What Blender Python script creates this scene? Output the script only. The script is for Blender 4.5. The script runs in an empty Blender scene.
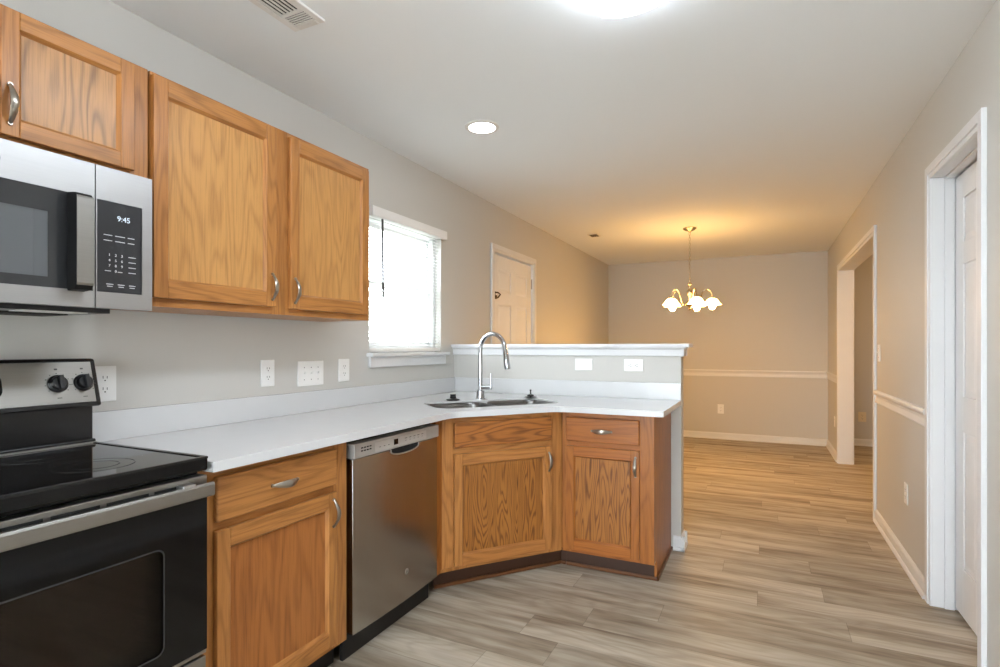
import bpy, bmesh, math, random
from mathutils import Vector, Matrix
random.seed(7)
C = bpy.context.scene.collection
sc = bpy.context.scene

# ------------------------------------------------------------------ camera, world, exposure
cam = bpy.data.cameras.new('camera'); camo = bpy.data.objects.new('camera', cam); C.objects.link(camo)
cam.sensor_fit = 'HORIZONTAL'; cam.sensor_width = 36.0; cam.lens = 36.0 * 545.5 / 1000.0
cam.shift_y = (347.1 - 333.5) / 1000.0
cam.clip_start = 0.02
camo.location = (0, 0, 1.2365)
camo.rotation_euler = (math.radians(90), 0, 0.4494)
sc.camera = camo

sc.view_settings.view_transform = 'Standard'
sc.view_settings.look = 'None'
sc.view_settings.exposure = 0.24
sc.view_settings.gamma = 1.0
sc.view_settings.use_curve_mapping = False

W = bpy.data.worlds.new('sky'); sc.world = W; W.use_nodes = True
bg = W.node_tree.nodes['Background']
bg.inputs['Color'].default_value = (0.86, 0.94, 1.0, 1)
bg.inputs['Strength'].default_value = 12.5

LIGHT_KITCHEN = 17.0      # emission of the ceiling fixture lens
LIGHT_RECESSED = 30.0
LIGHT_CHANDELIER = 200.0   # emission of each bulb
LIGHT_SHADE = 27.0         # glow of each lit glass shade

# ------------------------------------------------------------------ materials
def lin(c):
    r = []
    for v in c:
        v /= 255.0
        r.append(v / 12.92 if v <= 0.04045 else ((v + 0.055) / 1.055) ** 2.4)
    return tuple(r) + (1.0,)

class N:
    """small node-tree helper"""
    def __init__(s, name):
        s.m = bpy.data.materials.new(name); s.m.use_nodes = True
        s.t = s.m.node_tree; s.t.nodes.clear()
        s.out = s.n('ShaderNodeOutputMaterial')
    def n(s, typ, **kw):
        nd = s.t.nodes.new(typ)
        for k, v in kw.items(): setattr(nd, k, v)
        return nd
    def l(s, a, b): s.t.links.new(a, b)
    def val(s, sock, v):
        if hasattr(v, 'links'): s.l(v, sock)
        else: sock.default_value = v
    def math(s, op, a, b=0.0, c=None):
        nd = s.n('ShaderNodeMath', operation=op); s.val(nd.inputs[0], a); s.val(nd.inputs[1], b)
        if c is not None: s.val(nd.inputs[2], c)
        return nd.outputs[0]
    def ramp(s, fac, stops, interp='LINEAR'):
        nd = s.n('ShaderNodeValToRGB'); s.l(fac, nd.inputs[0]); cr = nd.color_ramp; cr.interpolation = interp
        while len(cr.elements) < len(stops): cr.elements.new(0.5)
        for e, (p, c) in zip(cr.elements, stops): e.position = p; e.color = c
        return nd.outputs[0]
    def mix(s, fac, a, b, blend='MIX'):
        nd = s.n('ShaderNodeMix', data_type='RGBA', blend_type=blend)
        s.val(nd.inputs[0], fac); s.val(nd.inputs[6], a); s.val(nd.inputs[7], b)
        return nd.outputs[2]
    def noise(s, vec, scale, detail=2.0, rough=0.5):
        nd = s.n('ShaderNodeTexNoise'); s.l(vec, nd.inputs['Vector'])
        nd.inputs['Scale'].default_value = scale; nd.inputs['Detail'].default_value = detail
        nd.inputs['Roughness'].default_value = rough
        return nd.outputs[0]
    def bsdf(s, color, rough=0.5, metal=0.0, spec=0.5, coat=0.0, coat_rough=0.1, bump=None, bump_d=0.001, trans=0.0):
        p = s.n('ShaderNodeBsdfPrincipled')
        s.val(p.inputs['Base Color'], color); s.val(p.inputs['Roughness'], rough)
        p.inputs['Metallic'].default_value = metal; p.inputs['Specular IOR Level'].default_value = spec
        p.inputs['Coat Weight'].default_value = coat; p.inputs['Coat Roughness'].default_value = coat_rough
        p.inputs['Transmission Weight'].default_value = trans
        if bump is not None:
            b = s.n('ShaderNodeBump'); b.inputs['Strength'].default_value = 0.5; b.inputs['Distance'].default_value = bump_d
            s.l(bump, b.inputs['Height']); s.l(b.outputs[0], p.inputs['Normal'])
        s.l(p.outputs[0], s.out.inputs[0])
        return p

def plain(name, rgb, rough=0.5, metal=0.0, **kw):
    """plain surface with a very faint procedural mottle"""
    s = N(name); tc = s.n('ShaderNodeTexCoord')
    nz = s.noise(tc.outputs['Object'], 6.0, 3.0)
    c = lin(rgb)
    f = s.math('MULTIPLY_ADD', nz, 0.06, 0.97)
    col = s.mix(1.0, c, (1, 1, 1, 1), 'MULTIPLY')
    vm = s.n('ShaderNodeVectorMath', operation='SCALE'); s.l(col, vm.inputs[0]); s.l(f, vm.inputs['Scale'])
    s.bsdf(vm.outputs[0], rough, metal, **kw)
    return s.m

def paint(name, rgb, rough=0.6):
    s = N(name); tc = s.n('ShaderNodeTexCoord')
    nz = s.noise(tc.outputs['Object'], 260.0, 2.0)
    s.bsdf(lin(rgb), rough, spec=0.35, bump=nz, bump_d=0.0006)
    return s.m

def oak(name, axis, light, mid, dark, freq=11.0, contrast=1.0, rough=0.36, scale=6.5, stretch=0.125):
    """stained oak: contour lines of a stretched noise give cathedral grain, a finer one the pores"""
    s = N(name); tc = s.n('ShaderNodeTexCoord'); oi = s.n('ShaderNodeObjectInfo')
    off = s.n('ShaderNodeVectorMath', operation='MULTIPLY_ADD')
    s.l(oi.outputs['Random'], off.inputs[0]); off.inputs[1].default_value = (17.3, 9.1, 23.7)
    s.l(tc.outputs['Object'], off.inputs[2])
    def mp(sc_):
        m = s.n('ShaderNodeMapping'); s.l(off.outputs[0], m.inputs[0]); m.inputs['Scale'].default_value = sc_; return m.outputs[0]
    k = {'v': lambda a, b: (a, a, b), 'h': lambda a, b: (b, a, a)}[axis]
    big = s.noise(mp(k(scale, scale * stretch)), 1.0, 2.0, 0.5)
    rings = s.math('SINE', s.math('MULTIPLY', big, freq * 6.283))
    rings = s.math('MULTIPLY_ADD', rings, 0.5, 0.5)
    rings = s.math('POWER', rings, 2.6)
    brk = s.noise(mp(k(110.0, 6.0)), 1.0, 2.0, 0.6)
    fine = s.noise(mp(k(240.0, 7.0)), 1.0, 3.0, 0.65)
    tone = s.noise(mp(k(2.2, 0.5)), 1.0, 2.0)
    g = s.math('MULTIPLY', rings, s.math('MULTIPLY_ADD', brk, 1.2, 0.1))
    g = s.math('MULTIPLY', g, contrast)
    base = s.mix(tone, light, mid)
    c1 = s.mix(s.math('MINIMUM', g, 1.0), base, dark)
    pore = s.ramp(fine, [(0.36, (0.55, 0.55, 0.55, 1)), (0.52, (1, 1, 1, 1))])
    c2 = s.mix(0.42, c1, pore, 'MULTIPLY')
    s.bsdf(c2, rough, spec=0.35, coat=0.10, coat_rough=0.22, bump=fine, bump_d=0.0004)
    return s.m

def brushed(name, rgb, rough=0.3, axis='h', metal=1.0):
    s = N(name); tc = s.n('ShaderNodeTexCoord'); m = s.n('ShaderNodeMapping'); s.l(tc.outputs['Object'], m.inputs[0])
    m.inputs['Scale'].default_value = (3, 400, 400) if axis == 'h' else (400, 400, 3)
    nz = s.noise(m.outputs[0], 1.0, 2.0)
    r = s.math('MULTIPLY_ADD', nz, 0.14, rough - 0.07)
    c = s.mix(nz, lin([v * 0.94 for v in rgb]), lin(rgb))
    s.bsdf(c, r, metal)
    return s.m

def emit(name, rgb, strength):
    s = N(name); e = s.n('ShaderNodeEmission'); e.inputs[0].default_value = lin(rgb); e.inputs[1].default_value = strength
    s.l(e.outputs[0], s.out.inputs[0]); return s.m

def glass(name, tint=(1, 1, 1, 1), refl=0.08, rough=0.02, graz=0.6):
    s = N(name)
    tr = s.n('ShaderNodeBsdfTransparent'); tr.inputs[0].default_value = tint
    gl = s.n('ShaderNodeBsdfGlossy'); gl.inputs['Roughness'].default_value = rough
    lw = s.n('ShaderNodeLayerWeight'); lw.inputs[0].default_value = 0.5
    fac = s.math('MULTIPLY_ADD', s.math('POWER', lw.outputs['Facing'], 4.0), graz, refl * 0.5)
    mx = s.n('ShaderNodeMixShader'); s.l(fac, mx.inputs[0]); s.l(tr.outputs[0], mx.inputs[1]); s.l(gl.outputs[0], mx.inputs[2])
    s.l(mx.outputs[0], s.out.inputs[0]); return s.m

def translucent(name, rgb, frac):
    s = N(name)
    d = s.n('ShaderNodeBsdfDiffuse'); d.inputs[0].default_value = lin(rgb)
    t = s.n('ShaderNodeBsdfTranslucent'); t.inputs[0].default_value = lin(rgb)
    mx = s.n('ShaderNodeMixShader'); mx.inputs[0].default_value = frac
    s.l(d.outputs[0], mx.inputs[1]); s.l(t.outputs[0], mx.inputs[2]); s.l(mx.outputs[0], s.out.inputs[0]); return s.m

def floor_mat():
    s = N('vinyl_plank'); tc = s.n('ShaderNodeTexCoord')
    sx = s.n('ShaderNodeSeparateXYZ'); s.l(tc.outputs['Object'], sx.inputs[0])
    PW, PL = 0.180, 1.22
    yr = s.math('DIVIDE', sx.outputs[1], PW); row = s.math('FLOOR', yr)
    wn = s.n('ShaderNodeTexWhiteNoise', noise_dimensions='1D'); s.l(row, wn.inputs['W'])
    xr = s.math('ADD', s.math('DIVIDE', sx.outputs[0], PL), s.math('MULTIPLY', wn.outputs['Value'], 7.0)); col = s.math('FLOOR', xr)
    wn2 = s.n('ShaderNodeTexWhiteNoise', noise_dimensions='2D'); cx = s.n('ShaderNodeCombineXYZ'); s.l(row, cx.inputs[0]); s.l(col, cx.inputs[1]); s.l(cx.outputs[0], wn2.inputs['Vector'])
    rnd = wn2.outputs['Value']
    fy = s.math('MULTIPLY', s.math('PINGPONG', yr, 0.5), PW); fx_ = s.math('MULTIPLY', s.math('PINGPONG', xr, 0.5), PL)
    seam = s.math('LESS_THAN', s.math('MINIMUM', fy, fx_), 0.0012)
    off = s.n('ShaderNodeVectorMath', operation='MULTIPLY_ADD'); s.l(wn2.outputs['Color'], off.inputs[0]); off.inputs[1].default_value = (31.0, 13.0, 7.0)
    s.l(tc.outputs['Object'], off.inputs[2])
    def mp(sc_):
        m = s.n('ShaderNodeMapping'); s.l(off.outputs[0], m.inputs[0]); m.inputs['Scale'].default_value = sc_; return m.outputs[0]
    broad = s.noise(mp((1.3, 11.0, 1)), 1.0, 4.0, 0.6)
    grain = s.noise(mp((3.0, 75.0, 1)), 1.0, 4.0, 0.6)
    cont = s.noise(mp((1.2, 6.0, 1)), 1.0, 1.5, 0.4)
    rings = s.math('POWER', s.math('MULTIPLY_ADD', s.math('SINE', s.math('MULTIPLY', cont, 75.0)), 0.5, 0.5), 2.5)
    c = s.ramp(broad, [(0.28, lin((122, 107, 90))), (0.42, lin((162, 149, 131))), (0.55, lin((187, 176, 159))), (0.72, lin((202, 193, 178)))])
    c = s.mix(s.math('MULTIPLY', rings, 0.16), c, lin((104, 84, 66)))
    g = s.ramp(grain, [(0.32, (0.66, 0.63, 0.60, 1)), (0.60, (1, 1, 1, 1))])
    c = s.mix(0.32, c, g, 'MULTIPLY')
    tone = s.ramp(s.math('MULTIPLY', rnd, 1.0), [(0.0, (0.80, 0.78, 0.76, 1)), (1.0, (1.08, 1.08, 1.08, 1))])
    c = s.mix(1.0, c, tone, 'MULTIPLY')
    c = s.mix(s.math('MULTIPLY', seam, 0.45), c, lin((78, 66, 54)))
    s.bsdf(c, s.math('MULTIPLY_ADD', grain, 0.12, 0.48), spec=0.3, bump=grain, bump_d=0.0004)
    return s.m

M = {}
M['wall'] = paint('wall_paint', (203, 201, 196))
M['ceiling'] = paint('ceiling_paint', (236, 240, 242), 0.8)
M['trim'] = plain('trim_paint', (224, 225, 226), 0.5)
M['door'] = plain('door_paint', (234, 234, 234), 0.5, spec=0.35)
M['floor'] = floor_mat()
OL, OM, OD = lin((190, 133, 74)), lin((173, 111, 55)), lin((114, 67, 32))
M['oak_v'] = oak('oak_vertical', 'v', OL, OM, OD, 17.0, 0.5)
M['oak_h'] = oak('oak_horizontal', 'h', OL, OM, OD, 17.0, 0.55)
M['oak_panel'] = oak('oak_panel', 'v', lin((207, 156, 95)), lin((193, 136, 75)), lin((146, 94, 48)), 15.0, 0.45)
M['oak_cathedral'] = oak('oak_panel_cathedral', 'v', lin((198, 150, 98)), lin((184, 132, 82)), lin((112, 80, 54)), 20.0, 0.8, scale=5.5, stretch=0.16)
M['oak_lower'] = oak('oak_panel_lower', 'v', lin((180, 116, 60)), lin((162, 97, 46)), lin((110, 62, 28)), 12.0, 0.5)
M['oak_flame'] = oak('oak_panel_flamed', 'v', lin((176, 118, 56)), lin((158, 98, 42)), lin((92, 52, 22)), 30.0, 1.0, scale=8.5)
M['oak_flame_h'] = oak('oak_front_flamed', 'h', lin((176, 112, 54)), lin((158, 94, 42)), lin((92, 52, 22)), 26.0, 0.9)
M['oak_red'] = oak('oak_reddish', 'v', lin((174, 110, 50)), lin((154, 90, 36)), lin((100, 54, 22)), 15.0, 0.45)
M['oak_red_h'] = oak('oak_reddish_horizontal', 'h', lin((178, 110, 48)), lin((158, 91, 36)), lin((104, 56, 22)), 15.0, 0.5)
M['shoe'] = oak('shoe_oak', 'h', lin((118, 74, 42)), lin((98, 60, 33)), lin((66, 40, 22)), 8.0, 0.5)
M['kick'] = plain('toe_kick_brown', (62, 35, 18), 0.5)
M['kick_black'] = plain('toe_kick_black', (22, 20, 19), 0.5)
M['quartz'] = plain('white_quartz', (214, 215, 216), 0.16, spec=0.5)
M['steel'] = brushed('brushed_steel', (156, 153, 148), 0.36, 'h')
M['steel_dw'] = brushed('brushed_steel_door', (178, 173, 167), 0.22, 'v')
M['steel_light'] = brushed('steel_satin', (178, 177, 176), 0.42, 'h')
M['silver'] = plain('silver_trim', (176, 174, 171), 0.45, 0.35)
M['silver_light'] = plain('silver_inlay', (192, 190, 187), 0.45, 0.3)
M['sink'] = brushed('sink_steel', (128, 127, 125), 0.28, 'h')
M['chrome'] = plain('chrome', (182, 184, 188), 0.10, 1.0)
M['nickel'] = plain('brushed_nickel', (166, 158, 147), 0.28, 1.0)
M['brass'] = plain('antique_nickel', (182, 172, 154), 0.25, 1.0)
M['black_glass'] = plain('black_glass', (8, 8, 9), 0.045, spec=0.32)
M['oven_glass'] = plain('oven_door_glass', (7, 7, 8), 0.07, spec=0.3)
M['black'] = plain('black_enamel', (20, 20, 21), 0.24, spec=0.5)
M['black_plastic'] = plain('black_plastic', (26, 26, 28), 0.3)
M['black_matte'] = plain('black_matte', (12, 12, 13), 0.5, spec=0.25)
M['panel_dark'] = plain('dark_panel', (44, 45, 48), 0.28)
M['mw_glass'] = plain('microwave_glass', (46, 47, 49), 0.12, spec=0.6)
M['mw_window'] = plain('microwave_window', (92, 94, 97), 0.22, spec=0.5)
M['white_plastic'] = plain('white_plastic', (238, 238, 236), 0.35)
M['almond'] = plain('almond_plastic', (226, 214, 186), 0.4)
M['slot'] = plain('slot_dark', (40, 38, 36), 0.6)
M['bronze'] = plain('dark_bronze', (70, 56, 44), 0.35, 0.8)
M['vent'] = plain('vent_white', (226, 224, 220), 0.45)
M['dark'] = plain('dark_void', (12, 12, 12), 0.9)
M['print'] = plain('white_print', (222, 224, 226), 0.5)
M['print_dark'] = plain('dark_print', (60, 58, 56), 0.5)
M['grey_print'] = plain('grey_print', (120, 120, 122), 0.5)
M['ring_print'] = plain('burner_ring_print', (40, 40, 42), 0.2)
M['display'] = emit('display_glow', (225, 240, 255), 1.1)
M['oven_pane'] = glass('oven_pane', (0.86, 0.80, 0.76, 1), refl=0.03, graz=0.15)
M['oven_in'] = plain('oven_enamel', (168, 152, 142), 0.5)
M['pane'] = glass('window_glass')
M['blind'] = translucent('blind_vinyl', (244, 244, 242), 0.45)
M['shade'] = emit('lit_shade_glass', (255, 195, 114), LIGHT_SHADE)
M['bulb'] = emit('bulb_glow', (255, 195, 114), LIGHT_CHANDELIER)
M['lens'] = emit('fixture_lens', (234, 244, 255), LIGHT_KITCHEN)
M['hall_fill'] = emit('hall_fill_glow', (255, 200, 135), 80.0)  # emission of the added hall lamp
M['recess_glow'] = emit('recessed_glow', (255, 252, 248), LIGHT_RECESSED)
M['leaf'] = plain('leaf_pale', (186, 190, 182), 0.6)
M['bark'] = plain('tree_bark', (170, 164, 158), 0.8)
M['bounce_patio'] = plain('bounce_concrete', (205, 203, 198), 0.8)
M['lawn'] = plain('lawn_pale', (168, 170, 160), 0.9)
M['sticker'] = plain('sticker_white', (225, 225, 222), 0.5)

# ------------------------------------------------------------------ mesh helpers
class MB:
    def __init__(s): s.v = []; s.f = []; s.m = []
    def add(s, vs, fs, m=0):
        o = len(s.v); s.v += [tuple(v) for v in vs]
        for f in fs: s.f.append([i + o for i in f]); s.m.append(m)
        return s
    def box(s, x0, x1, y0, y1, z0, z1, m=0):
        vs = [(x, y, z) for z in (z0, z1) for y in (y0, y1) for x in (x0, x1)]
        return s.add(vs, [(0, 2, 3, 1), (4, 5, 7, 6), (0, 1, 5, 4), (2, 6, 7, 3), (0, 4, 6, 2), (1, 3, 7, 5)], m)
    def prism(s, poly, z0, z1, m=0):
        n = len(poly)
        vs = [(x, y, z0) for x, y in poly] + [(x, y, z1) for x, y in poly]
        fs = [tuple(range(n - 1, -1, -1)), tuple(range(n, 2 * n))] + [(i, (i + 1) % n, (i + 1) % n + n, i + n) for i in range(n)]
        return s.add(vs, fs, m)
    def extrude(s, prof, fn, m=0):
        """prof: closed list of 2D points; fn(t, p) -> 3D for t in (0, 1)"""
        n = len(prof)
        vs = [fn(0, p) for p in prof] + [fn(1, p) for p in prof]
        fs = [tuple(range(n - 1, -1, -1)), tuple(range(n, 2 * n))] + [(i, (i + 1) % n, (i + 1) % n + n, i + n) for i in range(n)]
        return s.add(vs, fs, m)
    def tube(s, pts, r, n=10, m=0, flat=None, caps=True, up=None):
        """sweep along pts; r number or list; flat: list of second radii (ellipse) along 'up'"""
        pts = [Vector(p) for p in pts]; k = len(pts)
        rs = r if isinstance(r, (list, tuple)) else [r] * k
        vs = []; prev = None
        for i, p in enumerate(pts):
            t = (pts[min(i + 1, k - 1)] - pts[max(i - 1, 0)]).normalized()
            if up is not None: a = (Vector(up) - t * t.dot(Vector(up))).normalized()
            elif prev is None:
                a = t.orthogonal().normalized()
            else: a = (prev - t * t.dot(prev)).normalized()
            prev = a; b = t.cross(a)
            r1 = rs[i]; r2 = flat[i] if flat else r1
            for j in range(n):
                an = 2 * math.pi * j / n
                vs.append(p + a * (r2 * math.cos(an)) + b * (r1 * math.sin(an)))
        fs = []
        for i in range(k - 1):
            for j in range(n):
                fs.append((i * n + j, i * n + (j + 1) % n, (i + 1) * n + (j + 1) % n, (i + 1) * n + j))
        if caps: fs += [tuple(range(n - 1, -1, -1)), tuple(range((k - 1) * n, k * n))]
        return s.add(vs, fs, m)
    def lathe(s, prof, c=(0, 0, 0), n=24, axis='z', m=0, closed=True):
        """prof: list of (r, h) along the axis"""
        vs = []
        for r, h in prof:
            for j in range(n):
                a = 2 * math.pi * j / n; x, y = r * math.cos(a), r * math.sin(a)
                p = {'z': (x, y, h), 'y': (x, h, y), 'x': (h, x, y)}[axis]
                vs.append((c[0] + p[0], c[1] + p[1], c[2] + p[2]))
        k = len(prof); fs = []
        for i in range(k - 1):
            for j in range(n):
                fs.append((i * n + j, i * n + (j + 1) % n, (i + 1) * n + (j + 1) % n, (i + 1) * n + j))
        if closed: fs += [tuple(range(n - 1, -1, -1)), tuple(range((k - 1) * n, k * n))]
        return s.add(vs, fs, m)
    def rot(s, mat):
        s.v = [tuple(mat @ Vector(v)) for v in s.v]; return s
    def build(s, name, mats, parent=None, bevel=0.0, seg=2, smooth=False, recalc=True):
        me = bpy.data.meshes.new(name); me.from_pydata(s.v, [], s.f); me.update()
        if not isinstance(mats, (list, tuple)): mats = [mats]
        for m in mats: me.materials.append(M[m] if isinstance(m, str) else m)
        for p, mi in zip(me.polygons, s.m): p.material_index = mi
        if recalc:
            bm = bmesh.new(); bm.from_mesh(me); bmesh.ops.recalc_face_normals(bm, faces=bm.faces); bm.to_mesh(me); bm.free()
        if smooth:
            for p in me.polygons: p.use_smooth = True
            try: me.set_sharp_from_angle(angle=math.radians(38))
            except Exception: pass
        o = bpy.data.objects.new(name, me); C.objects.link(o)
        if parent: o.parent = parent
        if bevel:
            b = o.modifiers.new('bevel', 'BEVEL'); b.width = bevel; b.segments = seg; b.limit_method = 'ANGLE'; b.angle_limit = math.radians(40)
        return o

def tag(o, label, cat, group=None, kind=None):
    o['label'] = label; o['category'] = cat
    if group: o['group'] = group
    if kind: o['kind'] = kind
    return o
def thing(name, label, cat, loc, rz=0.0, group=None):
    o = bpy.data.objects.new(name, None); C.objects.link(o); o.empty_display_size = 0.1
    o.location = loc; o.rotation_euler = (0, 0, rz)
    return tag(o, label, cat, group)
def struct(o): o['kind'] = 'structure'; return o
def text(name, s, size, mat, parent, mtx, depth=0.0004, align='CENTER'):
    """lettering lying in a plane, turned to a mesh; mtx places it"""
    cu = bpy.data.curves.new(name + '_curve', 'FONT'); cu.body = s; cu.size = size; cu.align_x = align; cu.align_y = 'CENTER'
    cu.extrude = depth; cu.resolution_u = 3
    ob = bpy.data.objects.new(name + '_tmp', cu); C.objects.link(ob)
    dg = bpy.context.evaluated_depsgraph_get(); me = bpy.data.meshes.new_from_object(ob.evaluated_get(dg))
    C.objects.unlink(ob); bpy.data.objects.remove(ob); bpy.data.curves.remove(cu)
    me.transform(mtx); me.materials.clear(); me.materials.append(M[mat]); me.name = name
    o = bpy.data.objects.new(name, me); C.objects.link(o)
    if parent: o.parent = parent
    return o
def front_mtx(x, y, z, tilt=0.0):
    """text facing local -y, upright"""
    return Matrix.Translation((x, y, z)) @ Matrix.Rotation(math.radians(90) - tilt, 4, 'X')
def rrect(x0, x1, y0, y1, r, n=6):
    pts = []
    for cx, cy, a0 in ((x1 - r, y1 - r, 0), (x0 + r, y1 - r, 90), (x0 + r, y0 + r, 180), (x1 - r, y0 + r, 270)):
        for i in range(n + 1):
            a = math.radians(a0 + 90.0 * i / n); pts.append((cx + r * math.cos(a), cy + r * math.sin(a)))
    return pts
PI = math.pi
LEFT, RIGHT = PI / 2, -PI / 2        # facing of things on the left wall / on the right wall

# ------------------------------------------------------------------ room dimensions (metres)
XL, XR, YF, YB, H = -2.046, 0.728, 7.91, -2.6, 2.44
YH = 3.467                       # kitchen face of the half wall
XWO = XR + 0.12                  # far side of the right wall
HALL_X, HALL_Y0, HALL_Y1 = 2.9, 3.7, 8.13

# ------------------------------------------------------------------ setting
struct(MB().box(XL - .12, HALL_X + .1, YB - .12, HALL_Y1 + .12, -.08, 0).build('floor', 'floor'))
struct(MB().box(XL - .12, HALL_X + .1, YB - .12, HALL_Y1 + .12, H, H + .08).build('ceiling', 'ceiling'))

def wall_open(name, u0, u1, openings, fn, mat='wall'):
    """wall panel between u0 and u1 with rectangular openings (a, b, z0, z1); fn(u0,u1,z0,z1) -> box bounds"""
    us = sorted({u0, u1, *[o[0] for o in openings], *[o[1] for o in openings]})
    mb = MB()
    for a, b in zip(us[:-1], us[1:]):
        zs = [(0, H)]
        for o in openings:
            if o[0] <= a + 1e-6 and o[1] >= b - 1e-6:
                nz = []
                for z0, z1 in zs:
                    if o[2] > z0: nz.append((z0, min(o[2], z1)))
                    if o[3] < z1: nz.append((max(o[3], z0), z1))
                zs = nz
        for z0, z1 in zs:
            if z1 - z0 > 1e-4: mb.box(*fn(a, b, z0, z1))
    return struct(mb.build(name, mat))

WIN = (2.505, 3.285, 1.203, 2.03)          # kitchen window opening in the left wall
D1 = (4.11, 4.99, 0, 2.055)                # door in the left wall
D2 = (2.585, 3.255, 0, 2.055)              # door in the right wall
OP = (4.71, 6.79, 0, 2.06)                 # cased opening in the right wall
BW = (-1.85, 0.55, 0.02, 2.1)              # unseen window behind the camera, added to let in daylight
wall_open('wall_left', YB, HALL_Y1, [WIN, D1], lambda a, b, z0, z1: (XL - .12, XL, a, b, z0, z1))
wall_open('wall_right', YB, HALL_Y1, [D2, OP], lambda a, b, z0, z1: (XR, XWO, a, b, z0, z1))
wall_open('wall_back', XL - .12, XWO, [BW], lambda a, b, z0, z1: (a, b, YB - .12, YB, z0, z1))
struct(MB().box(XL, XWO, YF, YF + .1, 0, H).build('wall_far', 'wall'))
struct(MB().box(XWO, HALL_X, HALL_Y1, HALL_Y1 + .1, 0, H).build('wall_hall_far', 'wall'))
struct(MB().box(HALL_X, HALL_X + .1, HALL_Y0 - .1, HALL_Y1 + .1, 0, H).build('wall_hall_side', 'wall'))
struct(MB().box(XWO, HALL_X, HALL_Y0 - .1, HALL_Y0, 0, H).build('wall_hall_near', 'wall'))
struct(MB().box(XWO, XWO + .5, D2[0] - .3, D2[0] - .26, 0, H).box(XWO + .5, XWO + .54, D2[0] - .3, HALL_Y0, 0, H).build('wall_closet', 'wall'))
# half wall with its cap and bed moulding
HWX = -0.45; PX1 = -.508
struct(MB().box(XL, HWX, YH, YH + .115, 0, 1.236).build('wall_half', 'wall'))
prof = [(0, 1.180), (.014, 1.180), (.017, 1.185), (.018, 1.220), (.027, 1.230), (.027, 1.236), (0, 1.236)]
def along_x(x0, x1, y, sgn): return lambda t, p: ((x0, x1)[t], y + sgn * p[0], p[1])
def along_y(y0, y1, x, sgn): return lambda t, p: (x + sgn * p[0], (y0, y1)[t], p[1])
t1 = MB().extrude(prof, along_x(XL, HWX + .02, YH, -1)).extrude(prof, along_x(XL, HWX + .02, YH + .115, 1)).extrude(prof, along_y(YH - .02, YH + .135, HWX, 1))
struct(t1.build('trim_1', 'trim'))
struct(MB().box(XL, -.397, YH - .05, YH + .165, 1.236, 1.257).build('trim_2', 'trim', bevel=.003))

# chair rails
rail = [(0, .843), (.010, .843), (.013, .850), (.010, .866), (.007, .880), (.009, .896), (.020, .910), (.022, .922), (.018, .931), (0, .931)]
struct(MB().extrude(rail, along_x(XL, XR, YF, -1)).build('trim_3', 'trim'))
struct(MB().extrude(rail, along_y(3.314, 4.65, XR, -1)).build('trim_4', 'trim'))
struct(MB().extrude(rail, along_y(6.852, YF, XR, -1)).build('trim_5', 'trim'))
struct(MB().extrude(rail, along_y(5.054, YF, XL, 1)).build('trim_6', 'trim'))
# baseboards with a shoe
bb = [(0, 0), (.024, 0), (.024, .010), (.018, .020), (.013, .022), (.013, .068), (.008, .080), (.003, .086), (0, .086)]
struct(MB().extrude(bb, along_x(XL, XR, YF, -1)).build('baseboard_far', 'trim'))
rb = MB()
for a, b in ((YB, 2.515), (3.314, 4.65), (6.852, YF)): rb.extrude(bb, along_y(a, b, XR, -1))
struct(rb.build('baseboard_right', 'trim'))
lb = MB()
for a, b in ((YB, .2), (YH + .115, 4.05), (5.054, YF)): lb.extrude(bb, along_y(a, b, XL, 1))
struct(lb.build('baseboard_left', 'trim'))
struct(MB().extrude(bb, along_x(XL, BW[0] - .06, YB, 1)).extrude(bb, along_x(BW[1] + .06, XR, YB, 1)).build('baseboard_back', 'trim'))
struct(MB().extrude(bb, along_x(XWO, HALL_X, HALL_Y1, -1)).build('baseboard_hall', 'trim'))
struct(MB().extrude(bb, along_x(XL, HWX + .022, YH + .115, 1)).extrude(bb, along_y(YH - .024, YH + .115 + .024, HWX, 1)).extrude(bb, along_x(PX1 + .014, HWX + .022, YH, -1)).build('baseboard_half_wall', 'trim'))

# casings
def casing(name, y0, y1, top, x, sgn, w=.063, both=None):
    mb = MB()
    for xx, sg in ([(x, sgn)] + ([both] if both else [])):
        a, b = sorted((xx, xx + sg * .017)); a2, b2 = sorted((xx, xx + sg * .011))
        for ya, yb, yi in ((y0 - w, y0 - w * .35, y0 - w * .35), (y1 + w * .35, y1 + w, y1 + w * .35)):
            mb.box(a, b, ya, yb, 0, top + w)
        mb.box(a2, b2, y0 - w * .35, y0, 0, top + w * .35); mb.box(a2, b2, y1, y1 + w * .35, 0, top + w * .35)
        mb.box(a, b, y0 - w * .35, y1 + w * .35, top + w * .35, top + w); mb.box(a2, b2, y0, y1, top, top + w * .35)
    return mb
# opening: casing both sides and jamb
cs = casing('', OP[0] + .015, OP[1] - .015, OP[3] - .015, XR, -1, both=(XWO, 1))
cs.box(XR - .002, XWO + .002, OP[0], OP[0] + .015, 0, OP[3]).box(XR - .002, XWO + .002, OP[1] - .015, OP[1], 0, OP[3]).box(XR - .002, XWO + .002, OP[0], OP[1], OP[3] - .015, OP[3])
struct(cs.build('trim_7', 'trim', bevel=.0015, seg=1))

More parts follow.
